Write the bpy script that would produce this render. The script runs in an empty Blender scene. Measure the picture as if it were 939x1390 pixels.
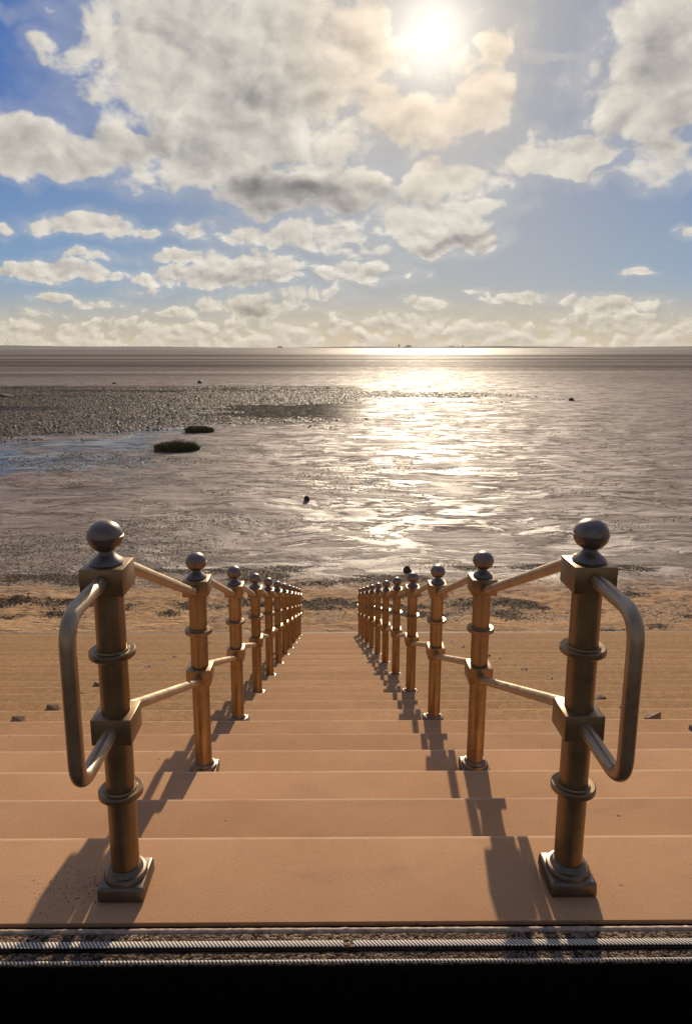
import bpy, bmesh, math, random
import numpy as np
from mathutils import Vector, Matrix
random.seed(7); rng = np.random.default_rng(11)
C = bpy.data.collections.new('place'); bpy.context.scene.collection.children.link(C)
sc = bpy.context.scene
R = math.radians

# ------------------------------------------------------------------ camera
FPX, PX, PY = 941.5, 450.0, 650.0
TILT = math.atan(178.5/941.5); YAW = 0.0074; CAMX = -0.0672; CAMZ = 1.72
cd = bpy.data.cameras.new('camera'); cam = bpy.data.objects.new('camera', cd); C.objects.link(cam)
cd.sensor_fit = 'VERTICAL'; cd.sensor_height = 36; cd.lens = FPX/1390*36
cd.shift_x = (469.5-PX)/1390; cd.shift_y = (PY-695)/1390
cd.clip_start = 0.05; cd.clip_end = 60000
cam.location = (CAMX, 0, CAMZ); cam.rotation_euler = (math.pi/2-TILT, 0, -YAW)
sc.camera = cam
def ray(px, py):
    u, v = (px-PX)/FPX, (py-PY)/FPX
    fw = math.cos(TILT)-v*math.sin(TILT); up = -(math.sin(TILT)+v*math.cos(TILT))
    return Vector((u*math.cos(YAW)+fw*math.sin(YAW), fw*math.cos(YAW)-u*math.sin(YAW), up))
def azel(px, py):
    d = ray(px, py).normalized()
    return math.atan2(d.x, d.y), math.asin(d.z)

# ------------------------------------------------------------------ tagging
def tag(o, label=None, cat=None, group=None, kind=None):
    if label: o['label'] = label
    if cat: o['category'] = cat
    if group: o['group'] = group
    if kind: o['kind'] = kind
    return o
def empty(name, loc=(0, 0, 0), parent=None):
    o = bpy.data.objects.new(name, None); C.objects.link(o); o.location = loc; o.parent = parent
    o.empty_display_size = .1
    return o
def obj(name, bm, mat, parent=None, smooth=False, loc=(0, 0, 0)):
    me = bpy.data.meshes.new(name); bm.to_mesh(me); bm.free()
    me.materials.append(mat)
    if smooth:
        for p in me.polygons: p.use_smooth = True
        me.set_sharp_from_angle(angle=R(35))
    o = bpy.data.objects.new(name, me); C.objects.link(o); o.parent = parent; o.location = loc
    return o
def arr_obj(name, v, f, mat, parent=None, smooth=False):
    me = bpy.data.meshes.new(name)
    v = np.asarray(v, dtype=np.float32); f = np.asarray(f, dtype=np.int32); n = f.shape[1]
    me.vertices.add(len(v)); me.vertices.foreach_set('co', v.ravel())
    me.loops.add(f.size); me.loops.foreach_set('vertex_index', f.ravel())
    me.polygons.add(len(f)); me.polygons.foreach_set('loop_start', np.arange(0, f.size, n, dtype=np.int32))
    me.polygons.foreach_set('loop_total', np.full(len(f), n, dtype=np.int32))
    me.update(calc_edges=True)
    if smooth: me.polygons.foreach_set('use_smooth', np.ones(len(f), dtype=bool))
    me.materials.append(mat)
    o = bpy.data.objects.new(name, me); C.objects.link(o); o.parent = parent
    return o

# ------------------------------------------------------------------ node helper
class NT:
    def __init__(s, nt): s.t = nt; s.n = nt.nodes; s.l = nt.links
    def set(s, sock, v):
        if v is None: return
        if isinstance(v, bpy.types.NodeSocket): s.l.new(v, sock)
        else: sock.default_value = v
    def m(s, op, a, b=None, c=None, clamp=False):
        n = s.n.new('ShaderNodeMath'); n.operation = op; n.use_clamp = clamp
        for i, v in enumerate((a, b, c)): s.set(n.inputs[i], v)
        return n.outputs[0]
    def v(s, op, a, b=None, c=None, sc=None):
        n = s.n.new('ShaderNodeVectorMath'); n.operation = op
        for i, v in enumerate((a, b, c)): s.set(n.inputs[i], v)
        if sc is not None: s.set(n.inputs['Scale'], sc)
        return n.outputs['Value'] if op in ('DOT_PRODUCT', 'LENGTH', 'DISTANCE') else n.outputs[0]
    def comb(s, x, y, z=0.0):
        n = s.n.new('ShaderNodeCombineXYZ')
        for i, v in enumerate((x, y, z)): s.set(n.inputs[i], v)
        return n.outputs[0]
    def sep(s, v):
        n = s.n.new('ShaderNodeSeparateXYZ'); s.set(n.inputs[0], v); return n.outputs
    def noise(s, vec, scale, detail=4, rough=.5, dist=0.0, col=False):
        n = s.n.new('ShaderNodeTexNoise'); s.set(n.inputs['Vector'], vec); s.set(n.inputs['Scale'], scale)
        n.inputs['Detail'].default_value = detail; n.inputs['Roughness'].default_value = rough
        n.inputs['Distortion'].default_value = dist
        return n.outputs['Color'] if col else n.outputs['Fac']
    def vor(s, vec, scale, feat='F1'):
        n = s.n.new('ShaderNodeTexVoronoi'); n.feature = feat; s.set(n.inputs['Vector'], vec); s.set(n.inputs['Scale'], scale)
        return n.outputs['Distance']
    def mr(s, x, a, b, c=0.0, d=1.0, kind='SMOOTHSTEP'):
        n = s.n.new('ShaderNodeMapRange'); n.interpolation_type = kind
        for i, v in enumerate((x, a, b, c, d)): s.set(n.inputs[i], v)
        return n.outputs[0]
    def mix(s, f, a, b):
        n = s.n.new('ShaderNodeMix'); n.data_type = 'RGBA'; n.clamp_factor = True
        s.set(n.inputs[0], f)
        for i, v in ((6, a), (7, b)):
            s.set(n.inputs[i], (*v, 1) if isinstance(v, tuple) and len(v) == 3 else v)
        return n.outputs[2]
    def mixf(s, f, a, b):
        n = s.n.new('ShaderNodeMix'); n.data_type = 'FLOAT'
        s.set(n.inputs[0], f); s.set(n.inputs[2], a); s.set(n.inputs[3], b)
        return n.outputs[0]
    def bump(s, h, strength, dist, normal=None):
        n = s.n.new('ShaderNodeBump'); s.set(n.inputs['Strength'], strength); s.set(n.inputs['Distance'], dist)
        s.set(n.inputs['Height'], h)
        if normal is not None: s.l.new(normal, n.inputs['Normal'])
        return n.outputs[0]
def material(name):
    m = bpy.data.materials.new(name); m.use_nodes = True
    t = NT(m.node_tree); b = m.node_tree.nodes['Principled BSDF']
    return m, t, b
def geo(t): return t.n.new('ShaderNodeNewGeometry').outputs['Position']
def bset(t, b, **k):
    names = dict(base='Base Color', rough='Roughness', metal='Metallic', spec='Specular IOR Level', normal='Normal', coat='Coat Weight', coatr='Coat Roughness', ior='IOR')
    for a, v in k.items():
        if a == 'base' and isinstance(v, tuple): v = (*v, 1)
        t.set(b.inputs[names[a]], v)

# ------------------------------------------------------------------ materials
TR, RI, D0 = .4496, .1682, 2.203
def concrete_mat():
    m, t, b = material('warm concrete'); P = geo(t); s = t.sep(P)
    n1 = t.noise(P, 1.3, 5, .6); n2 = t.noise(P, 160, 3, .6); n3 = t.noise(P, 14, 5, .65); n4 = t.noise(P, 420, 2, .5)
    stain = t.noise(t.v('MULTIPLY', P, (1.0, 3.5, 1.0)), 2.2, 6, .65, .6)
    base = t.mix(t.mr(n1, .3, .7), CONC1, CONC2)
    base = t.mix(t.mr(stain, .5, .75, 0, .35), base, (.30, .19, .13))
    # fine grit
    base = t.mix(t.mr(n2, .58, .72, 0, .45), base, (.56, .42, .30))
    base = t.mix(t.mr(n2, .43, .30, 0, .5), base, (.19, .11, .07))
    spots = t.mr(t.vor(P, 9), .05, .085, 1, 0)
    spotm = t.m('MULTIPLY', spots, t.mr(t.noise(P, 3.1, 2), .52, .6))
    base = t.mix(t.m('MULTIPLY', spotm, .6), base, (.12, .07, .045))
    # wind-blown sand lies on the lower steps, thickest outside the rails
    ax = t.m('ABSOLUTE', s[0])
    edge = t.m('ADD', s[1], t.m('MULTIPLY', t.m('SUBTRACT', t.noise(t.v('MULTIPLY', P, (1.0, .3, 1.0)), 1.0, 4), .5), 1.2))
    sandy = t.mr(edge, 3.8, 5.0)
    sandy = t.m('MULTIPLY', sandy, t.mr(ax, .45, 1.1, .45, 1.0))
    grain = t.noise(P, 60, 5, .75)
    streak = t.noise(t.v('MULTIPLY', P, (.6, 9.0, 1.0)), 1.6, 5, .65)
    sandc = t.mix(t.mr(grain, .35, .65), (.265, .148, .064), (.39, .226, .104))
    sandc = t.mix(t.mr(streak, .42, .68, 0, .45), sandc, (.22, .145, .09))
    base = t.mix(t.m('MULTIPLY', sandy, t.mr(n3, .3, .6, .55, 1)), base, sandc)
    # sunlit edge line painted as a paler strip along each nosing
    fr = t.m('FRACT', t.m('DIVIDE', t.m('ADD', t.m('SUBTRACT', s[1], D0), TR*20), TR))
    edge_lit = t.m('MULTIPLY', t.mr(fr, .955, .98), t.mr(t.noise(P, 5, 3), .3, .55, .25, .8))
    edge_lit = t.m('MULTIPLY', edge_lit, t.mr(s[1], 3.6, 6.5, 1.0, .45))
    base = t.mix(edge_lit, base, (.62, .43, .27))
    tone = t.n.new('ShaderNodeTexWhiteNoise'); tone.noise_dimensions = '1D'
    t.set(tone.inputs['W'], t.m('FLOOR', t.m('DIVIDE', s[2], -RI)))
    base = t.v('SCALE', base, sc=t.mr(tone.outputs[0], 0, 1, .90, 1.08, 'LINEAR'))
    h = t.m('ADD', t.m('MULTIPLY', n2, .35), t.m('MULTIPLY', n4, .25))
    h = t.m('ADD', h, t.m('MULTIPLY', t.m('MULTIPLY', grain, sandy), 2.2))
    h = t.m('SUBTRACT', h, t.m('MULTIPLY', spotm, .8))
    bset(t, b, base=base, rough=t.mr(n3, .2, .8,   .8, .95), spec=.04, normal=t.bump(h, .6, .004))
    return m
CONC1 = (.44, .24, .122); CONC2 = (.51, .29, .152)

def metal_mat(name='brushed bronze metal', c1=(.225, .145, .075), c2=(.30, .20, .11)):
    m, t, b = material(name)
    tc = t.n.new('ShaderNodeTexCoord').outputs['Object']
    br = t.noise(t.v('MULTIPLY', tc, (14.0, 14.0, 260.0)), 1.0, 4, .6)
    bl = t.noise(tc, 9, 5, .6); sp = t.noise(tc, 130, 3, .6)
    base = t.mix(t.mr(bl, .3, .7), c1, c2)
    base = t.mix(t.mr(sp, .60, .72, 0, .3), base, (.16, .09, .05))
    grime = t.mr(t.noise(tc, 22, 6, .7),   .55, .75, 0, .22)
    base = t.mix(grime, base, (.15, .095, .06))
    rough = t.m('ADD', t.mr(bl, .3, .7, .34, .45), t.m('MULTIPLY', grime, .5))
    h = t.m('ADD', t.m('MULTIPLY', br, .6), t.m('MULTIPLY', sp, .4))
    bset(t, b, base=base, metal=.88, rough=rough, normal=t.bump(h, .12, .002))
    return m
def mud_mat():
    m, t, b = material('sand and wet mud'); P = geo(t); s = t.sep(P); x, y = s[0], s[1]
    P2 = t.comb(x, y, 0.0)
    warp = t.noise(P2, .06, 3, .5, col=True)
    PW = t.v('ADD', P2, t.v('SCALE', t.v('SUBTRACT', warp, (.5, .5, .5)), sc=9.0))
    big = t.noise(PW, .05, 5, .55); mid = t.noise(PW, .35, 5, .6); fine = t.noise(P2, 6, 5, .7); vfine = t.noise(P2, 45, 4, .7)
    # wetness: dry upper beach, soaked flats
    wl = t.m('ADD', y, t.m('MULTIPLY', t.m('SUBTRACT', t.noise(P2, .8, 6, .65), .5), 4.0))
    wet = t.mr(wl, 19.4, 24.0)
    # sheets of standing water lying between low ripples of mud
    sheet_n = t.noise(t.v('MULTIPLY', PW, (.20, .50, 1.0)), 1.0, 7, .62, .5)
    fine_sheet = t.noise(t.v('MULTIPLY', PW, (.55, 2.2, 1.0)), 1.0, 4, .6, .4)
    ridge = t.m('ABSOLUTE', t.m('SUBTRACT', sheet_n, .5))
    rivul = t.mr(ridge, .0, .03, 1, 0)                         # thin dark run-off lines
    sheet = t.mr(t.m('ADD', t.m('ADD', sheet_n, t.m('MULTIPLY', t.m('SUBTRACT', fine_sheet, .5), .55)), t.m('MULTIPLY', big, .25)), .59, .67)
    farw = t.mr(t.m('ADD', y, t.m('MULTIPLY', big, 60.0)), 60, 110)
    # blue-grey pools: left of the shore between 40 m and 95 m
    lx = t.m('ADD', x, t.m('MULTIPLY', mid, 14.0))
    pool = t.m('MULTIPLY', t.mr(t.m('DIVIDE', lx, y), -.20, .02, 1, 0), t.m('MULTIPLY', t.mr(y, 36, 50), t.mr(y, 120, 95)))
    pooln = t.mr(t.noise(t.v('MULTIPLY', PW, (.07, .16, 1.0)), 1.0, 5, .6), .42, .49)
    pool = t.m('MULTIPLY', pool, pooln)
    # weed / clod belt, dark, left and centre 80 to 165 m
    belt = t.m('MULTIPLY', t.mr(t.m('DIVIDE', x, y), -.02, .08, 1, 0), t.m('MULTIPLY', t.mr(t.m('ADD', y, t.m('MULTIPLY', mid, 22.0)), 84, 98), t.mr(t.m('ADD', y, t.m('MULTIPLY', mid, 12.0)), 172, 160)))
    beltn = t.m('MULTIPLY', belt, t.mr(t.noise(P2, 1.1, 6, .75), .36, .5))
    # broad far bands
    band = t.noise(t.v('MULTIPLY', P2, (.0013, .009, 1.0)), 1.0, 5, .6, .3)
    fb = t.m('MULTIPLY', t.mr(y, 150, 260), t.mr(band, .44, .56))
    # colour
    dry = t.mix(t.mr(fine, .35, .65), (.36, .22, .12), (.52, .335, .19))
    dry = t.mix(t.mr(mid, .5, .7, 0, .5), dry, (.30, .185, .11))
    mud = t.mix(t.mr(mid, .3, .7), (.20, .15, .122), (.28, .218, .18))
    mud = t.mix(t.mr(fine, .55, .75, 0, .4), mud, (.09, .06, .042))
    mud = t.mix(t.m('MULTIPLY', rivul, .55), mud, (.07, .048, .036))
    col = t.mix(wet, dry, mud)
    col = t.mix(beltn, col, (.045, .032, .024))
    col = t.mix(pool, col, (.06, .055, .055))
    col = t.mix(t.m('MULTIPLY', fb, .75), col, (.05, .042, .04))
    smooth = t.m('MAXIMUM', t.m('MULTIPLY', sheet, .8), pool)
    rough = t.mixf(wet, .9, t.mr(mid, .3, .7, .66, .56))
    rough = t.mixf(t.m('MULTIPLY', sheet, wet), rough, .48)
    rough = t.mixf(t.m('MULTIPLY', pool, wet), rough, .14)
    rough = t.m('MAXIMUM', rough, t.m('MULTIPLY', rivul, .0))
    rough = t.mixf(beltn, rough, .55)
    rough = t.mixf(t.m('MULTIPLY', fb, .7), rough, .5)
    shore = t.m('MULTIPLY', t.mr(wl, 20.5, 23.5), t.mr(t.m('ADD', y, t.m('MULTIPLY', mid, 16.0)), 40, 31))
    shore = t.m('MULTIPLY', shore, t.mr(fine, .35, .6, .35, 1.0))
    sea = t.mr(t.m('ADD', y, t.m('MULTIPLY', band, 900.0)), 1150, 1500)
    rough = t.mixf(shore, rough, .36)
    rough = t.mixf(sea, rough, .5)
    # relief: worm casts and ripples
    dryness = t.m('SUBTRACT', 1.0, smooth)
    rip = t.noise(t.v('MULTIPLY', PW, (.9, 2.6, 1.0)), 1.6, 4, .6)
    h1 = t.m('MULTIPLY', t.m('ADD', t.m('MULTIPLY', fine, .10), t.m('MULTIPLY', vfine, .035)), t.mr(y, 18, 60, 1.0, .35))
    h1 = t.m('MULTIPLY', h1, t.mixf(wet, .75, .55))
    h1 = t.m('ADD', h1, t.m('MULTIPLY', t.m('MULTIPLY', vfine, shore), .06))
    h2 = t.m('MULTIPLY', rip, t.mr(y, 22, 40, .02, .05))
    h2 = t.m('ADD', h2, t.m('MULTIPLY', fine_sheet, t.mr(y, 26, 45, 0.0, .07)))
    h = t.m('MULTIPLY', t.m('ADD', h1, h2), t.m('ADD', t.mixf(pool, .12, .03), t.m('MULTIPLY', dryness, .88)))
    h = t.m('SUBTRACT', h, t.m('MULTIPLY', t.m('MULTIPLY', rivul, wet), .02))
    h = t.m('ADD', h, t.m('MULTIPLY', beltn, t.m('MULTIPLY', t.noise(P2, 2.2, 4, .7), .5)))
    swell = t.noise(t.v('MULTIPLY', P2, (.05, .16, 1.0)), 1.0, 6, .65)
    h = t.m('ADD', h, t.m('MULTIPLY', swell, t.mr(y, 120, 700, 0.0, 1.2)))
    nrm = t.bump(h, 1.0, 1.0)
    bset(t, b, base=col, rough=rough, spec=.5, normal=nrm)
    df = t.n.new('ShaderNodeBsdfDiffuse'); t.l.new(col, df.inputs[0]); t.l.new(nrm, df.inputs['Normal'])
    gloss = t.mixf(wet, .0, t.mixf(smooth, t.mr(mid, .35, .65, .48, .66), t.mixf(pool, .66, .9)))
    gloss = t.mixf(t.m('MAXIMUM', t.m('MULTIPLY', rivul, .8), beltn), gloss, .10)
    gloss = t.m('MULTIPLY', gloss, t.m('MULTIPLY', t.mixf(fb, 1.0, .55), t.mr(y, 120, 400, 1.0, .5)))
    lines = t.noise(t.v('MULTIPLY', PW, (.22, 1.5, 1.0)), 1.0, 5, .62, .35)
    gloss = t.m('MULTIPLY', gloss, t.mixf(pool, t.mr(lines, .43, .54, .48, 1.0), 1.0))
    gloss = t.m('MAXIMUM', gloss, t.m('MAXIMUM', t.m('MULTIPLY', shore, .5), t.m('MULTIPLY', sea, .38)))
    ms = t.n.new('ShaderNodeMixShader'); t.set(ms.inputs[0], gloss)
    t.l.new(df.outputs[0], ms.inputs[1]); t.l.new(b.outputs[0], ms.inputs[2])
    t.l.new(ms.outputs[0], m.node_tree.nodes['Material Output'].inputs['Surface'])
    return m
def simple(name, c, rough=.8, c2=None, scale=20, bump=.0, metal=0, spec=.5, bd=.01):
    m, t, b = material(name); P = geo(t); n = t.noise(P, scale, 5, .65)
    base = t.mix(t.mr(n, .35, .65), c, c2) if c2 else c
    bset(t, b, base=base, rough=rough, metal=metal, spec=spec)
    if bump: bset(t, b, normal=t.bump(n, bump, bd))
    return m
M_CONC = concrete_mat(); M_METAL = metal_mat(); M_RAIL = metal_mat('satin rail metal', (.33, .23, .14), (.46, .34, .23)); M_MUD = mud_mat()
M_BASE = metal_mat('darker weathered base metal', (.14, .105, .078), (.21, .16, .12))
M_TOP = metal_mat('dark weathered finial metal', (.16, .122, .10), (.24, .185, .15))
M_WEED = simple('seaweed', (.022, .011, .005), .85, (.065, .034, .016), 8, spec=.15)
M_CLOD = simple('mud clods', (.05, .032, .02), .65, (.11, .07, .042), 3, spec=.25)
M_SANDCLOD = simple('sand clods', (.26, .165, .10), .9, (.36, .235, .14), 5)
M_ROCK = simple('dark stone', (.035, .026, .02), .7, (.09, .065, .045), 9, .6)
M_GRASS = simple('marsh grass', (.06, .07, .015), .6, (.15, .13, .035), 4)
M_CHIP = simple('stone chip', (.14, .09, .055), .85, (.24, .155, .095), 40, .5)
M_TWIG = simple('driftwood', (.10, .065, .04), .85, (.17, .11, .07), 60)
M_LAND = simple('far shore', (.05, .055, .045), .9, (.09, .085, .07), .002)
M_PROM = simple('promenade asphalt', (.035, .032, .03), .85, (.075, .065, .055), 120, .6, bd=.004)
M_SEAL = simple('joint sealant', (.50, .36, .25), .7, (.26, .17, .11), 35, .5, bd=.004)
M_DARK = simple('near-black silt and painted shade', (.005, .004, .003), 1.0, (.012, .009, .007), 60, .3, spec=0)  # near-black for joints and grit; also paints deep shade in the trench
def aggregate_mat():
    m, t, b = material('exposed aggregate'); P = geo(t)
    n = t.n.new('ShaderNodeTexVoronoi'); n.inputs['Scale'].default_value = 120
    t.set(n.inputs['Vector'], t.v('ADD', P, t.v('SCALE', t.noise(P, 60, 2, .5, col=True), sc=.006)))
    c = t.sep(n.outputs['Color'])[0]
    base = t.mix(t.mr(c, .1, .9), (.03, .018, .012), (.24, .16, .105))
    base = t.mix(t.mr(t.noise(P, 5, 3), .45, .6, 0, .5), base, (.07, .045, .032))
    bset(t, b, base=base, rough=.9, spec=.1, normal=t.bump(n.outputs['Distance'], .9, -.008))
    return m
M_AGG = aggregate_mat()
def strip_mat():
    m, t, b = material('ribbed galvanised strip'); P = geo(t); s = t.sep(P)
    w = t.m('SINE', t.m('MULTIPLY', t.m('ADD', s[0], t.m('MULTIPLY', s[1], .8)), 2*math.pi/.011))
    base = t.mix(t.mr(w, -.4, .4), (.14, .10, .07), (.74, .65, .53))
    bset(t, b, base=base, rough=.6, metal=.0, spec=.3, normal=t.bump(w, .7, .001))
    return m
M_STRIP = strip_mat()

# ------------------------------------------------------------------ staircase
TR, RI, D0 = .4496, .1682, 2.203
NSTEP = 31
def prism(y0, y1, z0, z1, x0, x1, bev=.011, both=False):
    """slab with a rounded top seaward nosing"""
    prof = [(y0, z0), (y1, z0)]
    if bev:
        for k in range(5):
            a = k/4*math.pi/2
            prof.append((y1-bev+bev*math.cos(a), z1-bev+bev*math.sin(a)))
    else: prof.append((y1, z1))
    prof.append((y0, z1))
    bm = bmesh.new()
    A = [bm.verts.new((x0, *p)) for p in prof]; B = [bm.verts.new((x1, *p)) for p in prof]
    bm.faces.new(A); bm.faces.new(B[::-1])
    n = len(prof)
    for i in range(n):
        bm.faces.new((A[i], B[i], B[(i+1) % n], A[(i+1) % n]))
    bmesh.ops.recalc_face_normals(bm, faces=bm.faces)
    return bm
stairs = empty('concrete_staircase', (0, 2, 0))
tag(stairs, 'wide tan concrete steps descending to the muddy beach between two bronze railings', 'staircase')
Y_EDGE = 1.826
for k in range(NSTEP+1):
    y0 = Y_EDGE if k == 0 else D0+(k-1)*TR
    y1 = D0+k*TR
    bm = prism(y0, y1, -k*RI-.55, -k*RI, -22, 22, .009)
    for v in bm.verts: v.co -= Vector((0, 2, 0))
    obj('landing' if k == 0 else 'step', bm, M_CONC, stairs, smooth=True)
bm = prism(D0+NSTEP*TR, D0+NSTEP*TR+.16, -NSTEP*RI-.7, -NSTEP*RI-.045, -22, 22, .02)
for v in bm.verts: v.co -= Vector((0, 2, 0))
obj('toe_beam', bm, M_ROCK, stairs, smooth=True)

# ------------------------------------------------------------------ railings
def lathe(prof, seg=40):
    bm = bmesh.new(); rings = []
    for r, z in prof:
        if r < 1e-6: rings.append([bm.verts.new((0, 0, z))])
        else: rings.append([bm.verts.new((r*math.cos(2*math.pi*i/seg), r*math.sin(2*math.pi*i/seg), z)) for i in range(seg)])
    for a, b in zip(rings, rings[1:]):
        for i in range(seg):
            j = (i+1) % seg
            if len(a) == 1: bm.faces.new((a[0], b[i], b[j]))
            elif len(b) == 1: bm.faces.new((a[i], a[j], b[0]))
            else: bm.faces.new((a[i], a[j], b[j], b[i]))
    bmesh.ops.recalc_face_normals(bm, faces=bm.faces)
    return bm
def rbox(sx, sy, z0, z1, bev, seg=3, top_scale=1.0):
    bm = bmesh.new(); bmesh.ops.create_cube(bm, size=1)
    for v in bm.verts:
        k = top_scale if v.co.z > 0 else 1
        v.co = Vector((v.co.x*sx*k, v.co.y*sy*k, z0 if v.co.z < 0 else z1))
    bmesh.ops.bevel(bm, geom=bm.edges[:]+bm.verts[:], offset=bev, segments=seg, affect='EDGES', profile=.5)
    return bm
def tube(pts, r, seg=20):
    bm = bmesh.new(); rings = []
    pts = [Vector(p) for p in pts]
    up = Vector((1, 0, 0))
    for i, p in enumerate(pts):
        a = pts[max(i-1, 0)]; b = pts[min(i+1, len(pts)-1)]
        d = (b-a).normalized()
        s1 = d.cross(up)
        if s1.length < .05: s1 = d.cross(Vector((0, 0, 1)))
        s1.normalize(); s2 = d.cross(s1).normalized()
        rings.append([bm.verts.new(p+r*(math.cos(2*math.pi*k/seg)*s1+math.sin(2*math.pi*k/seg)*s2)) for k in range(seg)])
    for a, b in zip(rings, rings[1:]):
        for k in range(seg): bm.faces.new((a[k], a[(k+1) % seg], b[(k+1) % seg], b[k]))
    bm.faces.new(rings[0]); bm.faces.new(rings[-1])
    bmesh.ops.recalc_face_normals(bm, faces=bm.faces)
    return bm
def fillet(pts, rad, n=8):
    pts = [Vector(p) for p in pts]; out = [pts[0]]
    for i in range(1, len(pts)-1):
        p = pts[i]; a = (pts[i-1]-p).normalized(); b = (pts[i+1]-p).normalized()
        ang = a.angle(b); d = min(rad/math.tan(ang/2), (pts[i-1]-p).length*.49, (pts[i+1]-p).length*.49)
        p0, p1 = p+a*d, p+b*d
        for k in range(n+1):
            u = k/n; out.append(p0*(1-u)**2+2*p*u*(1-u)+p1*u*u)
    out.append(pts[-1]); return out
SH = .0440                      # shaft radius
ZM0, ZM1, ZT0, ZT1 = .536, .620, 1.010, 1.092
ZM, ZT = (ZM0+ZM1)/2, (ZT0+ZT1)/2
def make_post(low=True):
    p = obj('post', lathe([(0, .045), (SH, .045), (SH, ZT0+.01), (0, ZT0+.01)], 44), M_METAL, smooth=True)
    obj('base_plate', rbox(.150, .150, 0, .050, .010, 3, .97), M_BASE, p, True)
    obj('base_flange', lathe([(0, .046), (.068, .046), (.068, .060), (.064, .066), (.056, .068), (.050, .080), (.046, .084), (0, .084)]), M_BASE, p, True)
    for z in ((.345, .812) if low else (.812,)):
        r0, r1 = SH-.002, .069
        obj('collar', lathe([(r0, z-.016), (.050, z-.016), (.052, z-.011), (r1-.004, z-.011), (r1, z-.007), (r1, z+.007), (r1-.004, z+.011), (.052, z+.011), (.050, z+.016), (r0, z+.016)]), M_METAL, p, True)
    obj('rail_block', rbox(.122, .122, ZM0, ZM1, .0035, 2), M_METAL, p, True)
    obj('rail_block', rbox(.126, .126, ZT0, ZT1, .0035, 2), M_METAL, p, True)
    prof = [(0, ZT1-.002), (.049, ZT1-.002), (.050, ZT1+.004), (.047, ZT1+.009), (.038, ZT1+.018), (.028, ZT1+.026), (.0215, ZT1+.034), (.0195, ZT1+.040), (.021, ZT1+.044)]
    cz = ZT1+.0840; rb = .0515; hb = .0440
    for k in range(1, 12):
        a = -math.pi/2+.42+k/12*(math.pi/2-.42)
        prof.append((rb*math.cos(a)*.99, cz-.004+hb*math.sin(a)))
    prof += [(rb+.0015, cz-.003), (rb+.0015, cz+.001), (rb-.0005, cz+.0025)]
    for k in range(1, 15):
        a = k/14*math.pi/2
        prof.append((max((rb-.001)*math.cos(a), 0), cz+.0025+hb*math.sin(a)))
    obj('ball_finial', lathe(prof, 48), M_TOP, p, True)
    return p
XR = .7168; DP = 1.9865
protos = {True: make_post(True), False: make_post(False)}; kids = {k: list(p.children) for k, p in protos.items()}
used = set()
NP = 11
for side, lab in ((-1, 'left-hand bronze metal railing with ball-topped posts running down the concrete steps'),
                  (1, 'right-hand bronze metal railing with ball-topped posts running down the concrete steps')):
    dl = -.012 if side < 0 else 0
    rail = empty('railing', (side*XR, DP+dl, 0)); tag(rail, lab, 'railing', 'railings along the steps')
    for i in range(NP):
        loc = (0, 3*i*TR, -3*i*RI)
        key = i == 0
        if key not in used: p = protos[key]; used.add(key)
        else:
            p = protos[key].copy(); C.objects.link(p)
            for c in kids[key]:
                q = c.copy(); C.objects.link(q); q.parent = p
        p.parent = rail; p.location = loc
        p.rotation_euler = (0, 0, [0, math.pi/2, math.pi, -math.pi/2][i % 4])
        if i < NP-1:
            for z, r in ((ZT, .0205), (ZM, .0195)):
                ya, yb = .055, 3*TR-.055
                zz = z+(.018 if z > .8 else 0)
                pts = [(0, ya, zz), (0, ya+.035, zz), (0, yb-.03, z-3*RI-.006), (0, yb, z-3*RI-.006)]
                o = obj('handrail' if z > .8 else 'lower_rail', tube(fillet(pts, .03, 5), r), M_RAIL, rail, True, loc)
    L = .338
    pts = [(0, -.055, ZT+.002), (0, -L, ZT+.002), (0, -L, ZM+.002), (0, -.055, ZM+.002)]
    obj('end_loop', tube(fillet(pts, .085, 12), .0215, 28), M_RAIL, rail, True)

# ------------------------------------------------------------------ drain strips at the top edge
prom = rbox(44, 6, -.3, -.002, .001, 1)
for v in prom.verts: v.co.y += 1.42-3
tag(obj('promenade', prom, M_PROM), kind='structure')
ch = empty('drain_channel', (0, 1.7, 0))
tag(ch, 'narrow drain channel of aggregate and ribbed metal strips along the top of the steps', 'drain')
def bar(name, y0, y1, z0, z1, mat, x0=-22, x1=22, bev=.002):
    bm = rbox(x1-x0, y1-y0, z0, z1, bev, 2)
    for v in bm.verts: v.co += Vector(((x0+x1)/2, (y0+y1)/2-1.7, 0))
    return obj(name, bm, mat, ch, True)
bar('joint_gap', 1.808, 1.8255, -.2, -.014, M_DARK)
def wavy(y0, y1, z, mat, name, amp=.0015):
    xs = np.arange(-6, 6.001, .012); pr = [(0, -.03), (0, -.006), (.25, -.0015), (.5, 0), (.75, -.002), (1, -.007), (1, -.03)]
    n1 = np.cumsum(rng.normal(0, 1, len(xs))); n1 -= np.linspace(n1[0], n1[-1], len(xs)); n1 = n1/np.abs(n1).max()
    V = []; F = []
    for i, x in enumerate(xs):
        for u, h in pr: V.append((x, y0+(y1-y0)*u+n1[i]*amp-1.7, z+h+rng.normal(0, .0006)))
    k = len(pr)
    for i in range(len(xs)-1):
        for j in range(k-1): F.append((i*k+j, (i+1)*k+j, (i+1)*k+j+1, i*k+j+1))
    return arr_obj(name, V, F, mat, ch, True)
wavy(1.789, 1.809, .0005, M_SEAL, 'joint_sealant')
bar('aggregate_bed', 1.682, 1.7865, -.6, -.003, M_AGG)
def ribbed(y0, y1, x0, x1):
    bm = rbox(x1-x0, y1-y0, -.05, .002, .002, 2)
    for v in bm.verts: v.co += Vector(((x0+x1)/2, (y0+y1)/2-1.7, 0))
    obj('ribbed_metal_strip', bm, M_STRIP, ch, True)
gx = -.0672+.062
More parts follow.
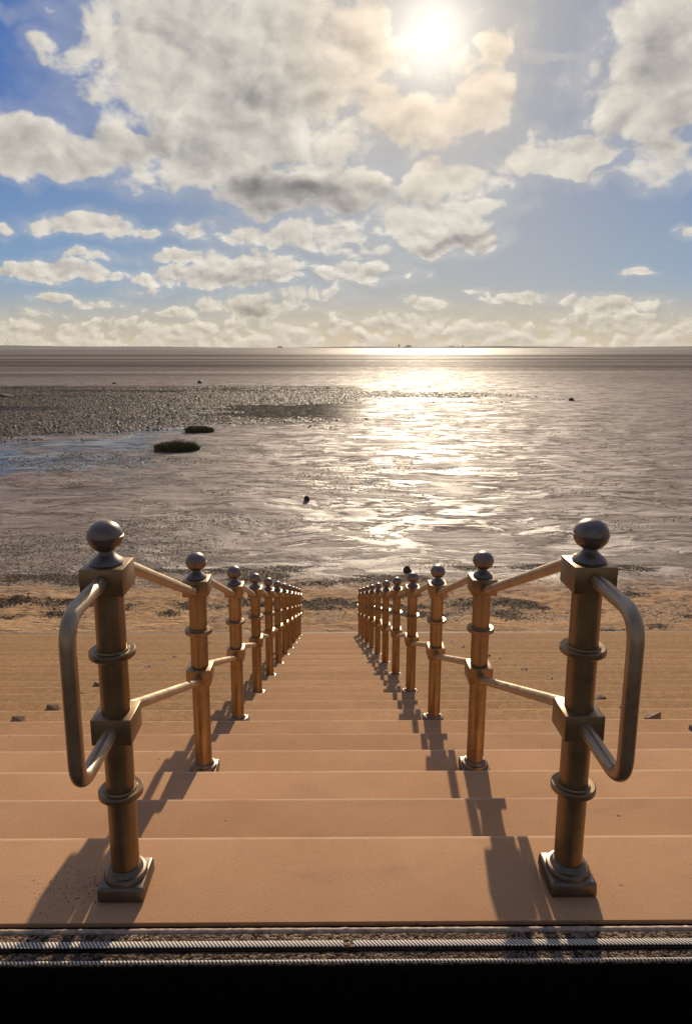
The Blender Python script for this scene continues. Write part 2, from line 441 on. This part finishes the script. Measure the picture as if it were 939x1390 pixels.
for (y0, y1) in ((1.736, 1.757),):
    ribbed(y0, y1, -6, gx-.014); ribbed(y0, y1, gx+.014, 6)
ribbed(1.684, 1.692, -6, 6)
bar('added_trench_floor', 1.42, 1.674, -.6, -.45, M_DARK)  # added trench, shaped to lie in shade and coloured near-black
bar('painted_shade_strip', 1.722, 1.7355, -.02, -.0005, M_DARK, bev=.0005)  # flush near-black strip, painted shade beside the ribbed metal
bar('added_trench_liner', 1.675, 1.6815, -.6, -.008, M_DARK, bev=.0005)  # added liner hiding the bed's face, shade put into its colour

# ------------------------------------------------------------------ ground
def gz(x, y):
    b = np.interp(y, [0, 15.9, 17, 22.2, 28, 60, 200, 3000], [-5.32, -5.32, -5.36, -6.0, -6.4, -6.85, -7.05, -7.1])
    return b
NH = 64
_g = rng.normal(size=(NH, 4)); 
def relief(x, y):
    z = np.zeros_like(x)
    r2 = np.random.default_rng(5)
    for k in range(70):
        wl = 10**r2.uniform(-.35, 1.15); a = r2.uniform(0, math.pi*2); ph = r2.uniform(0, 6.28)
        amp = .0026*wl**.75
        z += amp*np.sin((x*math.cos(a)*.8+y*math.sin(a)*1.2)*2*math.pi/wl+ph+1.5*np.sin(x*.13+k)+1.2*np.sin(y*.17+k*2))
    fade = np.clip((y-16.3)/3, 0, 1)*np.clip((260-y)/120, 0, 1)*np.interp(y, [0, 30, 60, 300], [1.0, .8, .6, .6])
    small = np.clip((24-y)/4, 0, 1)*np.clip((y-16.6)/1.5, 0, 1)
    zz = np.zeros_like(x)
    for k in range(40):
        wl = r2.uniform(.25, .9); a = r2.uniform(0, 6.28); ph = r2.uniform(0, 6.28)
        zz += .0045*np.sin((x*math.cos(a)+y*math.sin(a))*2*math.pi/wl+ph+np.sin(x*.7+k)*2)
    return z*fade+zz*small
def ground_z(x, y): 
    x = np.atleast_1d(np.asarray(x, float)); y = np.atleast_1d(np.asarray(y, float))
    return gz(x, y)+relief(x, y)
def hit(px, py, dz=0):
    d = ray(px, py); t = 5.0
    for it in range(60):
        p = Vector((CAMX, 0, CAMZ))+d*t
        z = float(gz(p.x, p.y))
        t = (z-CAMZ)/d.z
    return Vector((CAMX, 0, CAMZ))+d*t
ys = [-40, 5, 14]; y = 15.6
while y < 45: ys.append(y); y += .07 if y < 24 else .07+(y-24)*.006
while y < 320: ys.append(y); y *= 1.008
while y < 13000: ys.append(y); y *= 1.12
ys.append(13000)
xs = [0.0]; x = 0.0
while x < 13: x += .09; xs.append(x)
while x < 90: x *= 1.014; xs.append(x)
while x < 10500: x *= 1.25; xs.append(min(x, 11000))
xs = np.array(xs); xs = np.concatenate([-xs[:0:-1], xs]); ys = np.array(ys)
X, Y = np.meshgrid(xs, ys); Z = gz(X, Y)+relief(X, Y)
nx, ny = len(xs), len(ys); idx = np.arange(nx*ny).reshape(ny, nx)
F = np.stack([idx[:-1, :-1], idx[:-1, 1:], idx[1:, 1:], idx[1:, :-1]], -1).reshape(-1, 4)
g = arr_obj('tidal_flat_ground', np.stack([X, Y, Z], -1).reshape(-1, 3), F, M_MUD, smooth=True)
tag(g, kind='structure')

# ---- scattered clods, worm casts and wrack (countless small lumps)
def vnoise(x, y, sc, seed):
    r = np.random.default_rng(seed); T = r.random((256, 256)); x = x*sc; y = y*sc
    xi = np.floor(x).astype(int); yi = np.floor(y).astype(int); fx = x-xi; fy = y-yi
    fx = fx*fx*(3-2*fx); fy = fy*fy*(3-2*fy)
    a = T[yi % 256, xi % 256]; b = T[yi % 256, (xi+1) % 256]; c = T[(yi+1) % 256, xi % 256]; d = T[(yi+1) % 256, (xi+1) % 256]
    return (a*(1-fx)+b*fx)*(1-fy)+(c*(1-fx)+d*fx)*fy
def fbm(x, y, sc, seed): return (vnoise(x, y, sc, seed)*.5+vnoise(x, y, sc*2.1, seed+1)*.27+vnoise(x, y, sc*4.3, seed+2)*.15+vnoise(x, y, sc*9, seed+3)*.08)
OCT = np.array([(1, 0, 0), (.31, .95, 0), (-.81, .59, 0), (-.81, -.59, 0), (.31, -.95, 0), (.1, .05, 1), (-.1, .05, -.4)])
OF = np.array([(0, 1, 5), (1, 2, 5), (2, 3, 5), (3, 4, 5), (4, 0, 5)])
def lumps(name, x, y, size, height, mat, label, cat):
    n = len(x); a = rng.uniform(0, 6.28, n); el = rng.uniform(.6, 2.2, n)
    base = np.repeat(OCT[None, :6], n, 0)*(1+rng.normal(0, .22, (n, 6, 1)))
    bx = base[..., 0]*size[:, None]*el[:, None]; by = base[..., 1]*size[:, None]; bz = base[..., 2]*height[:, None]
    ca, sa = np.cos(a)[:, None], np.sin(a)[:, None]
    vx = bx*ca-by*sa+x[:, None]; vy = bx*sa+by*ca+y[:, None]; vz = bz+(ground_z(x, y)-.004)[:, None]
    V = np.stack([vx, vy, vz], -1).reshape(-1, 3)
    F = (OF[None]+np.arange(n)[:, None, None]*6).reshape(-1, 3)
    return tag(arr_obj(name, V, F, mat), label, cat, kind='stuff')
# sand clods on the dry beach
def cand(n, y0, y1, xr=.62):
    y = y0*(y1/y0)**rng.random(n); x = rng.uniform(-xr, xr, n)*y
    return x, y
x, y = cand(60000, 17.2, 26); w = fbm(x, y, .9, 3); k = (w > .50+rng.random(len(x))*.12); x, y = x[k], y[k]
s = rng.uniform(.008, .04, len(x)); lumps('sand_clods', x, y, s, s*rng.uniform(.3, .8, len(x)), M_SANDCLOD, 'countless small lumps of trampled sand at the top of the beach', 'sand')
# seaweed wrack
x, y = cand(200000, 17.6, 24.5); w = fbm(x*.7, y*1.6, .55, 21)
band = np.exp(-((y-19.3)/1.1)**2)*.14+np.exp(-((y-22.6)/1.3)**2)*.09
k = (w+band > .645+rng.random(len(x))*.05); xa, ya = x[k], y[k]
px_ = []
for (cx, cy, rx, ry, n) in ((430, 825, 26, 5, 700), (630, 820, 26, 5, 700), (75, 834, 14, 4, 300), (228, 832, 14, 3, 300), (857, 806, 18, 3, 350), (826, 857, 11, 2, 160), (395, 832, 16, 4, 350), (890, 850, 12, 3, 120), (700, 838, 20, 3, 200), (330, 815, 20, 3, 240), (935, 835, 20, 3, 200), (20, 812, 22, 3, 260)):
    for j in range(n):
        q = hit(cx+random.gauss(0, rx*.55), cy+random.gauss(0, ry*.55)); px_.append((q.x, q.y))
px_ = np.array(px_); xa = np.concatenate([xa, px_[:, 0]]); ya = np.concatenate([ya, px_[:, 1]])
xa = np.repeat(xa, 2)+rng.normal(0, .09, 2*len(xa)); ya = np.repeat(ya, 2)+rng.normal(0, .07, 2*len(ya))
s = rng.uniform(.008, .032, len(xa)); lumps('seaweed_wrack', xa, ya, s, s*rng.uniform(.3, .9, len(xa)), M_WEED, 'dark seaweed scraps strewn along the strandline', 'seaweed')
# grit blown against the foot of the left end post
n = 230; xg = -XR-.13+rng.normal(0, .07, n); yg = 1.97+rng.normal(0, .05, n); kk = (yg > 1.85) & (yg < 2.17); xg, yg = xg[kk], yg[kk]; n = len(xg)
sg = rng.uniform(.0006, .0022, n); Vg = (OCT[None, :6]*sg[:, None, None]*(1+rng.normal(0, .25, (n, 6, 1)))); Vg[..., 2] = Vg[..., 2]*.7
Vg[..., 0] += xg[:, None]; Vg[..., 1] += yg[:, None]; Vg[..., 2] += .001
tag(arr_obj('grit', Vg.reshape(-1, 3), (OF[None]+np.arange(n)[:, None, None]*6).reshape(-1, 3), M_DARK), 'dark grit scattered on the landing beside the foot of the left end post', 'grit', kind='stuff')
# worm casts and mud clods near the strandline and on the left shore
x, y = cand(110000, 21.5, 60, .66); w = fbm(x*.6, y, .25, 33)+.10*np.clip(-x/y*2, -1, 1)+np.where(y < 29, .015, -.05)+.13*np.clip((-x-3)/4, 0, 1)*np.clip((34-y)/5, 0, 1)
k = w > .56+rng.random(len(x))*.10; x, y = x[k], y[k]
s = rng.uniform(.012, .05, len(x))*(y/24)**.6; lumps('worm_casts', x, y, s, s*rng.uniform(.3, .8, len(x)), M_CLOD, 'small wet lumps and worm casts scattered over the near mud', 'mud')
# far dark belt of weedy mounds
x = rng.uniform(-125, 40, 190000); y = 60*(172/60)**rng.random(190000)
w = fbm(x*.35, y, .12, 55)+.6*(fbm(x*.22, y, .05, 77)-.5)+.17*np.clip((y-84-30*np.clip(x/y+.35, -.4, .4)*2)/16, -1, 1)
w += -.35*np.clip(x/y*2.5+.08, 0, 1)
k = (w > .50+rng.random(len(x))*.18) & (np.abs(x+CAMX) < .6*y) & (y < 158+8*fbm(x, y, .05, 5)); x, y = x[k], y[k]
s = rng.uniform(.07, .24, len(x)); lumps('weedy_mud_mounds', x, y, s, s*rng.uniform(.35, .8, len(x)), M_CLOD, 'belt of dark weedy mud mounds across the left of the flats', 'mud')

# ------------------------------------------------------------------ stones on the mud
def boulder(px, py, wpx, hpx, label, seed):
    q = hit(px, py+hpx/2); zc = q.y*1.03; w = wpx/FPX*zc/2; h = hpx/FPX*zc
    q.z = float(ground_z(q.x, q.y)[0])
    bm = bmesh.new(); bmesh.ops.create_icosphere(bm, subdivisions=3, radius=1)
    r = random.Random(seed); pl = [(Vector((r.uniform(-1, 1), r.uniform(-1, 1), r.uniform(-.5, 1))).normalized(), r.uniform(.55, .9)) for _ in range(11)]
    for v in bm.verts:
        for n, d in pl:
            e = v.co.dot(n)-d
            if e > 0: v.co -= n*e
        v.co = Vector((v.co.x*w*1.15, v.co.y*w*.9, (v.co.z+.25)*h*.95))
    o = obj('stone', bm, M_ROCK, loc=q); tag(o, label, 'stone'); return o
boulder(552, 771, 13, 9, 'dark stone on the shiny mud just beyond the right-hand railing', 1)
boulder(417, 677, 8, 6, 'small lone dark stone on the mud straight above the end of the steps', 2)
boulder(272, 518.5, 7, 3.5, 'distant dark stone on the wet flats above the grass clumps', 3)
boulder(775, 542, 7, 3.5, 'distant dark stone on the wet flats at the right', 4)
boulder(156, 520, 5, 2, 'tiny distant stone at the far left beyond the weedy belt', 5)
boulder(4, 536, 30, 4, 'low dark rock at the left edge within the weedy belt', 6)

# ------------------------------------------------------------------ grass clumps
def tuft(px, py, wpx, hpx, label, seed):
    q = hit(px, py+hpx*.45); q.z = float(ground_z(q.x, q.y)[0]); zc = q.y*1.02
    W = wpx/FPX*zc/2; H = hpx/FPX*zc
    t = empty('grass_clump', q); tag(t, label, 'grass clump', 'grass clumps on the mud')
    bm = bmesh.new(); bmesh.ops.create_icosphere(bm, subdivisions=4, radius=1)
    r = random.Random(seed)
    for v in bm.verts:
        a = math.atan2(v.co.y, v.co.x); k = 1+.12*math.sin(3*a+seed)+.08*math.sin(7*a)
        v.co = Vector((v.co.x*W*.96*k, v.co.y*W*.75*k, max(v.co.z, -.2)*H*.20*(1+.15*math.sin(v.co.x*9+v.co.y*7))))
    obj('mud_mound', bm, M_ROCK, t, True)
    V = []; F = []
    for i in range(9000):
        a = r.uniform(0, 6.283); rr = math.sqrt(r.random())*(1+.10*math.sin(3*a+seed))
        x, y = math.cos(a)*rr*W*.98, math.sin(a)*rr*W*.76
        hgt = H*(.25+.65*r.random()**.8)*(1-.30*rr**6)*(.35+1.0*vnoise(np.array([x*2.3+50+seed*9]), np.array([y*1.2+50]), 1, 8)[0]); z = H*.15*max(0, 1-rr*rr)
        da = r.uniform(0, 3.14); wd = .022; lx, ly = r.gauss(.15, .45)*hgt, r.gauss(0, .45)*hgt
        b = len(V)
        V += [(x-wd*math.cos(da), y-wd*math.sin(da), z), (x+wd*math.cos(da), y+wd*math.sin(da), z), (x+lx, y+ly, z+hgt)]
        F.append((b, b+1, b+2))
    arr_obj('grass_blades', V, F, M_GRASS, t)
tuft(238, 605, 60, 13, 'larger and nearer clump of olive green marsh grass on the mud', 1)
tuft(270, 581.5, 37, 9, 'smaller and farther clump of olive green marsh grass on the mud', 2)

# ------------------------------------------------------------------ stone chips wedged at the joints of the steps, one a step
def chip_mesh(seed):
    r = random.Random(seed); bm = bmesh.new()
    prof = [(-.07, -.02), (.07, -.03), (.05, .03), (-.03, .045)]
    lo = [bm.verts.new((x+r.uniform(-.01, .01), y, -.004)) for x, y in prof]
    hi = [bm.verts.new((x*.75+r.uniform(-.02, .02), y*.7, r.uniform(.02, .055))) for x, y in prof]
    bm.faces.new(lo[::-1]); bm.faces.new(hi)
    for i in range(4): bm.faces.new((lo[i], lo[(i+1) % 4], hi[(i+1) % 4], hi[i]))
    bmesh.ops.recalc_face_normals(bm, faces=bm.faces)
    return bm
srcs = []
for s_ in range(5):
    me = bpy.data.meshes.new('stone_chip'); bm = chip_mesh(s_); bm.to_mesh(me); bm.free(); me.materials.append(M_CHIP); srcs.append(me)
for side in (-1, 1):
    for k in range(5, 28):
        o = bpy.data.objects.new('stone_chip', srcs[(k*3+side) % 5]); C.objects.link(o)
        o.location = (side*2.33+random.gauss(0, .03)+(.03 if side > 0 else -.02), D0+(k-1)*TR+.30+random.gauss(0, .03), -k*RI)
        o.rotation_euler.z = random.gauss(0, .5)+side*.7; s0 = random.uniform(.5, 1.05); o.scale = (s0, s0, s0)
        tag(o, 'small stone chip in the row of chips down the %s side of the steps' % ('left' if side < 0 else 'right'), 'stone chip', 'stone chips in the row down the %s side of the steps' % ('left' if side < 0 else 'right'))
# a few twigs
def twig(x, k, back, ln, ang, label):
    pts = [(0, 0, .012)]; r = random.Random(int(x*100))
    for i in range(1, 6): pts.append((i/5*ln, r.gauss(0, .006), .010+r.uniform(0, .006)))
    o = obj('twig', tube(pts, .0045, 6), M_TWIG, None, True, (x, D0+k*TR-back, -k*RI)); o.rotation_euler.z = ang
    tag(o, label, 'twig')
twig(1.93, 6, .22, .16, -.9, 'short curved twig on the sandy step behind the right end loop')
twig(2.02, 0, .12, .12, 1.3, 'dark twig at the right edge of the top landing')

# ------------------------------------------------------------------ far things
def pole(px, py0, py1, yd, label):
    d = ray(px, 650); x = CAMX+yd*d.x/d.y; top = ray(px, py0); z1 = CAMZ+yd*top.z/top.y
    o = obj('marker_pole', tube([(0, 0, -1), (0, 0, z1+7.1)], .16, 8), M_ROCK, None, True, (x, yd, -7.1)); tag(o, label, 'marker pole')
pole(601.5, 475.5, 480, 900, 'thin distant marker pole standing in the water under the sun')
def skyline():
    land = empty('far_shore', (0, 9500, -7)); tag(land, kind='structure')
    n = 700; xx = np.linspace(-9000, 9000, n); r = np.random.default_rng(4)
    h = 14+6*np.sin(xx/900)+5*np.sin(xx/370+1)+r.normal(0, 1.5, n)
    wob = np.cumsum(r.normal(0, 1, n)); wob -= np.linspace(wob[0], wob[-1], n); h += wob*.35
    h += np.interp(xx, [-5000, -3000, -1500, 0, 1500, 5000], [14, 12, 4, 2, 5, 12])
    h = np.clip(h, 7, 44); V = []; F = []
    for i in range(n):
        for dy, k in ((0, 0), (30, .8), (120, 1), (700, 0)): V.append((xx[i], dy, h[i]*k))
    for i in range(n-1):
        for j in range(3): F.append((i*4+j, (i+1)*4+j, (i+1)*4+j+1, i*4+j+1))
    o = arr_obj('hill_ridge', V, F, M_LAND, land)
skyline()
def far_build(px, wpx, hpx, kind, label):
    d = ray(px, 468); yd = 9400; x = CAMX+yd*d.x/d.y; s = yd/FPX*1.02; w = wpx*s; h = hpx*s+9
    if kind == 'tower':
        bm = rbox(w, w, 0, h*.72, .3, 1)
        bmesh.ops.create_cone(bm, segments=4, radius1=w*.8, radius2=.2, depth=h*.3, cap_ends=True, matrix=Matrix.Translation((0, 0, h*.85)) @ Matrix.Rotation(math.pi/4, 4, 'Z'))
    elif kind == 'dome':
        bm = rbox(w, w*.5, 0, h*.6, .3, 1)
        bmesh.ops.create_uvsphere(bm, u_segments=16, v_segments=8, radius=1, matrix=Matrix.Translation((0, 0, h*.55)) @ Matrix.Diagonal((w*.38, w*.3, h*.45, 1)))
    else:
        bm = rbox(w, w*.4, 0, h*.75, .3, 1)
        bmesh.ops.create_cone(bm, segments=4, radius1=w*.62, radius2=w*.3, depth=h*.25, cap_ends=True, matrix=Matrix.Translation((0, 0, h*.86)) @ Matrix.Diagonal((1, .5, 1, 1)) @ Matrix.Rotation(math.pi/4, 4, 'Z'))
    o = obj('distant_building', bm, M_LAND, loc=(x, yd, -7.1)); tag(o, label, 'building')
far_build(541.5, 2.0, 4.5, 'tower', 'slim pointed tower on the far shore left of the domed building')
far_build(554, 9, 3.2, 'dome', 'wide domed building on the far shore beside the pointed tower')
far_build(628, 2.2, 2.6, 'tower', 'short pointed tower alone on the far shore to the right of the sun glitter')
far_build(612, 10, 1.6, 'hall', 'long low building on the far shore between dome and short tower')
far_build(380, 6, 1.8, 'hall', 'low building on the far shore above the left-hand railing end')

# ------------------------------------------------------------------ sea air
bm = bmesh.new(); bmesh.ops.create_cube(bm, size=1)
for v in bm.verts: v.co = Vector((v.co.x*23000, 6450+v.co.y*13300, -8.5 if v.co.z < 0 else 62))
hm = bpy.data.materials.new('sea haze'); hm.use_nodes = True; hn = hm.node_tree
hn.nodes.remove(hn.nodes['Principled BSDF'])
pv = hn.nodes.new('ShaderNodeVolumePrincipled'); pv.inputs['Density'].default_value = HAZE = 4e-5
pv.inputs['Color'].default_value = (.9, .88, .84, 1); pv.inputs['Anisotropy'].default_value = .2
hn.links.new(pv.outputs[0], hn.nodes['Material Output'].inputs['Volume'])
tag(obj('haze', bm, hm), kind='stuff')

# ------------------------------------------------------------------ sky
SUN_AZ, SUN_EL = azel(586, 48)
w = bpy.data.worlds.new('World'); sc.world = w; w.use_nodes = True
t = NT(w.node_tree); bg = w.node_tree.nodes['Background']
D = t.n.new('ShaderNodeTexCoord').outputs['Generated']
SUNV = (math.sin(SUN_AZ)*math.cos(SUN_EL), math.cos(SUN_AZ)*math.cos(SUN_EL), math.sin(SUN_EL))
# (px, py, rx, ry, weight)
CL = [(755, 222, 70, 24, .95), (590, 190, 100, 34, .7), (815, 100, 45, 60, .6), (485, 340, 55, 14, .65), (190, 395, 40, 8, .6), (880, 432, 60, 9, .6), (60, 425, 60, 9, .6), (320, 110, 230, 130, 1.15), (330, 60, 220, 110, 1.1), (300, 30, 170, 75, 1.1), (430, 60, 90, 100, 1.0), (250, 130, 120, 70, 1.0), (50, 185, 140, 55, 1.05), (180, 215, 150, 42, 1.0), (340, 180, 120, 60, 1.0), (135, 75, 38, 45, .75), (430, 160, 70, 70, .85),
      (55, 60, 30, 20, .75), (20, 20, 60, 14, .6), (75, 20, 40, 16, .55), (80, 128, 45, 10, .45), (540, 150, 100, 50, 1.0), (640, 130, 75, 65, .95), (690, 60, 40, 45, .8), (500, 40, 50, 90, .85), (610, 20, 60, 50, .5),
      (410, 250, 125, 46, 1.25), (500, 255, 60, 36, .95), (910, 80, 90, 115, 1.3), (850, 150, 75, 60, 1.0), (905, 215, 80, 40, .85), (850, 30, 50, 45, .8),
      (700, 215, 110, 28, 1.0), (790, 215, 80, 30, .95), (620, 245, 100, 36, 1.0), (560, 290, 90, 38, .9), (640, 290, 65, 22, .8), (605, 325, 82, 26, 1.05), (830, 242, 50, 14, .7), (450, 205, 110, 25, .7),
      (115, 303, 80, 20, 1.0), (200, 312, 34, 12, .8), (265, 309, 32, 17, .8), (390, 320, 120, 22, .9), (470, 300, 70, 18, .6), (75, 368, 90, 17, 1.0), (130, 347, 60, 9, .6),
      (270, 378, 115, 17, .95), (345, 363, 80, 25, 1.0), (260, 352, 60, 12, .8), (490, 370, 80, 20, .9), (540, 345, 45, 12, .6), (8, 311, 24, 10, .9), (70, 403, 27, 9, .9), (345, 415, 85, 18, 1.0),
      (420, 402, 70, 14, .7), (240, 420, 60, 9, .65), (145, 413, 45, 10, .65), (575, 411, 34, 12, .95), (825, 412, 75, 14, 1.0), (710, 406, 65, 9, .7), (865, 370, 28, 6, .8), (932, 312, 18, 11, .8), (750, 68, 50, 10, .5), (560, 435, 140, 12, .8), (480, 424, 60, 9, .6), (650, 397, 18, 5, .7)]
DK = [(400, 262, 120, 34, 1.15), (490, 262, 60, 24, .8), (925, 130, 80, 70, .55), (885, 60, 60, 40, .25), (860, 185, 90, 30, .35), (620, 334, 55, 12, .75), (335, 380, 48, 10, .6), (260, 195, 120, 30, .45), (390, 80, 60, 50, .45), (250, 70, 50, 40, .45), (350, 150, 70, 40, .45), (650, 238, 70, 12, .35), (350, 420, 36, 8, .6), (120, 222, 90, 18, .4), (830, 419, 30, 5, .5), (390, 328, 60, 8, .3)]
def ell(px, py, rx, ry):
    a, e = azel(px, py); a1, _ = azel(px+rx, py); _, e1 = azel(px, py-ry)
    return a, e, abs(a1-a), abs(e1-e)
def blobs(T, vec, L, acc=None):
    for (px, py, rx, ry, wt) in L:
        if wt == 0: continue
        a, e, ra, re = ell(px, py, rx, ry)
        d = T.v('MULTIPLY_ADD', vec, (1/ra, 1/re, 0.0), (-a/ra, -e/re, 0.0))
        q = T.v('DOT_PRODUCT', d, d)
        q = T.m('MULTIPLY_ADD', q, -.62*wt, wt)          # 1-d^2 paraboloid, zero crossing past the rim
        acc = q if acc is None else T.m('SMOOTH_MAX', acc, q, .22)
    return acc
sD = t.sep(t.v('NORMALIZE', D))
az = t.m('ARCTAN2', sD[0], sD[1]); el = t.m('ARCSINE', sD[2])
AE = t.comb(az, el, 0.0)
hi = t.mr(el, .06, .26)                              # clouds look smaller towards the horizon
ng = bpy.data.node_groups.new('cloud billows', 'ShaderNodeTree')
ng.interface.new_socket('Vector', in_out='INPUT', socket_type='NodeSocketVector')
ng.interface.new_socket('High', in_out='INPUT', socket_type='NodeSocketFloat')
ng.interface.new_socket('Detail', in_out='OUTPUT', socket_type='NodeSocketFloat')
T = NT(ng); gi = ng.nodes.new('NodeGroupInput'); go = ng.nodes.new('NodeGroupOutput')
V = gi.outputs[0]; H = gi.outputs[1]
uv = T.v('MULTIPLY', V, (1.0, 1.35, 1.0))
wn = T.noise(uv, 9.0, 3, .6, col=True)
uw = T.v('ADD', uv, T.v('MULTIPLY', T.v('SUBTRACT', wn, (.5, .5, .5)), (.07, .06, 0.0)))
nb = T.mixf(H, T.noise(uw, 26.0, 7, .60), T.noise(uw, 11.0, 8, .59))
vv = T.mixf(H, T.vor(uw, 42.0), T.vor(uw, 21.0))
det = T.m('ADD', T.m('MULTIPLY', T.m('SUBTRACT', nb, .5), T.mixf(H, 2.0, 1.6)), T.m('MULTIPLY', T.m('SUBTRACT', .42, vv), .48))
T.l.new(det, go.inputs[0])
def billow(v):
    n = t.n.new('ShaderNodeGroup'); n.node_tree = ng; t.set(n.inputs[0], v); t.set(n.inputs[1], hi); return n.outputs[0]
toS = t.v('NORMALIZE', t.v('SUBTRACT', (SUN_AZ, SUN_EL+.12, 0.0), AE))
det0 = billow(AE); det1 = billow(t.v('ADD', AE, t.v('SCALE', toS, sc=t.mixf(hi, .007, .014))))
wl = t.noise(AE, 13.0, 3, .6, col=True)
V2 = t.v('ADD', AE, t.v('SCALE', t.v('MULTIPLY', t.v('SUBTRACT', wl, (.5, .5, .5)), (.14, .09, 0.0)), sc=t.mixf(hi, .3, 1.0)))
lay = t.m('MAXIMUM', blobs(t, V2, CL), -.2)
n0 = t.noise(AE, 3.0, 3, .5)
outer = t.m('MAXIMUM', t.mr(t.m('ABSOLUTE', az), .52, .72), t.mr(el, .52, .62))
lay = t.m('ADD', lay, t.m('MULTIPLY', outer, t.mr(n0, .40, .58, 0, 1.0)))
lay = t.m('MAXIMUM', lay, t.mr(el, .068, .022, -.2, .64))
d0 = t.m('ADD', lay, t.m('SUBTRACT', det0, .40))
alpha = t.mr(d0, -.06, t.mixf(hi, .22, .34))
alpha = t.m('MAXIMUM', alpha, t.m('MULTIPLY', t.mr(t.m('ADD', lay, t.m('MULTIPLY', det0, .5)), -.25, .55), .22))
thick = t.mr(d0, .05, 1.15)
mass = t.mixf(hi, t.noise(V2, 30.0, 4, .5), t.noise(V2, 12.0, 4, .5))
dv = t.v('ADD', V2, t.v('SCALE', t.comb(det0, det0, 0.0), sc=.012))
dark = t.m('MINIMUM', t.m('MAXIMUM', blobs(t, dv, DK), 0.0), 1.0)
lit = t.m('SUBTRACT', det0, det1)
ang = t.v('DOT_PRODUCT', t.v('NORMALIZE', D), SUNV)
angd = t.m('ARCCOSINE', t.m('MINIMUM', ang, .999999))
near = t.m('EXPONENT', t.m('MULTIPLY', angd, -5.5))
lum = t.m('MULTIPLY_ADD', thick, -.24, .78)
lum = t.m('MULTIPLY_ADD', lit, .62, lum)
lum = t.m('MULTIPLY_ADD', t.m('MULTIPLY', t.m('SUBTRACT', mass, .5), thick), -.85, lum)
lum = t.m('MULTIPLY_ADD', dark, -.30, lum)
lum = t.m('MULTIPLY_ADD', near, .15, lum)
lum = t.m('MINIMUM', t.m('MAXIMUM', lum, .24), 1.0)
ccol = t.mix(t.mr(lum, .2, .75), (.86, .82, .82), (1.0, .94, .84))
ccol = t.mix(t.mr(el, .10, .02), ccol, (1.0, .90, .73))
ccol = t.mix(t.mr(near, .25, .65, 0, .8), ccol, (1.0, .82, .62))
ccol = t.v('SCALE', ccol, sc=t.m('MULTIPLY', lum, 10.2))
sky = t.n.new('ShaderNodeTexSky'); sky.sky_type = 'NISHITA'; sky.sun_disc = False
sky.sun_elevation = SUN_EL; sky.sun_rotation = SUN_AZ; sky.air_density = 1.0; sky.dust_density = .6; sky.ozone_density = 2.0
K = 11.8
def kc(r, g, b): return (r*K, g*K, b*K)
eln = t.m('MAXIMUM', el, 0.0)
base = t.mix(t.mr(eln, .03, .34), kc(.24, .40, .60), kc(.02, .145, .50))
base = t.mix(t.mr(eln, .10, .0), base, kc(.56, .49, .36))
nsun = t.m('EXPONENT', t.m('MULTIPLY', t.m('MULTIPLY', angd, angd), -1/(.36**2)))
base = t.mix(t.m('MULTIPLY', nsun, .97), base, t.mix(t.mr(eln, .0, .22), kc(.60, .48, .31), kc(.41, .405, .39)))
base = t.mix(.15, base, t.v('SCALE', sky.outputs[0], sc=.35))
base = t.v('MINIMUM', base, (9.0, 9.0, 9.0))
col = t.mix(alpha, base, ccol)
# forward scattering round the veiled sun
gl = t.m('ADD', t.m('MULTIPLY', t.m('EXPONENT', t.m('MULTIPLY', t.m('MULTIPLY', angd, angd), -1/(.048**2))), 7.0),
         t.m('MULTIPLY', t.m('EXPONENT', t.m('MULTIPLY', angd, -1/.12)), 3.2))
col = t.v('ADD', col, t.v('SCALE', (1.0, .90, .76), sc=gl))
col = t.v('SCALE', col, sc=t.mr(t.m('ABSOLUTE', az), .75, 1.7, 1.0, .55))   # away from the sun the sky is dimmer
t.l.new(col, bg.inputs['Color']); bg.inputs['Strength'].default_value = .085
w.cycles.sampling_method = 'NONE'

sd = bpy.data.lights.new('sun', 'SUN'); sd.energy = 5.0; sd.angle = R(.6); sd.color = (1, .83, .62)
so = bpy.data.objects.new('sun', sd); C.objects.link(so)
so.rotation_euler = Vector(SUNV).to_track_quat('Z', 'Y').to_euler()
so.location = (0, 0, 50)

sc.view_settings.view_transform = 'Standard'; sc.view_settings.look = 'None'
sc.view_settings.exposure = .0; sc.view_settings.gamma = 1
sc.render.engine = 'CYCLES'
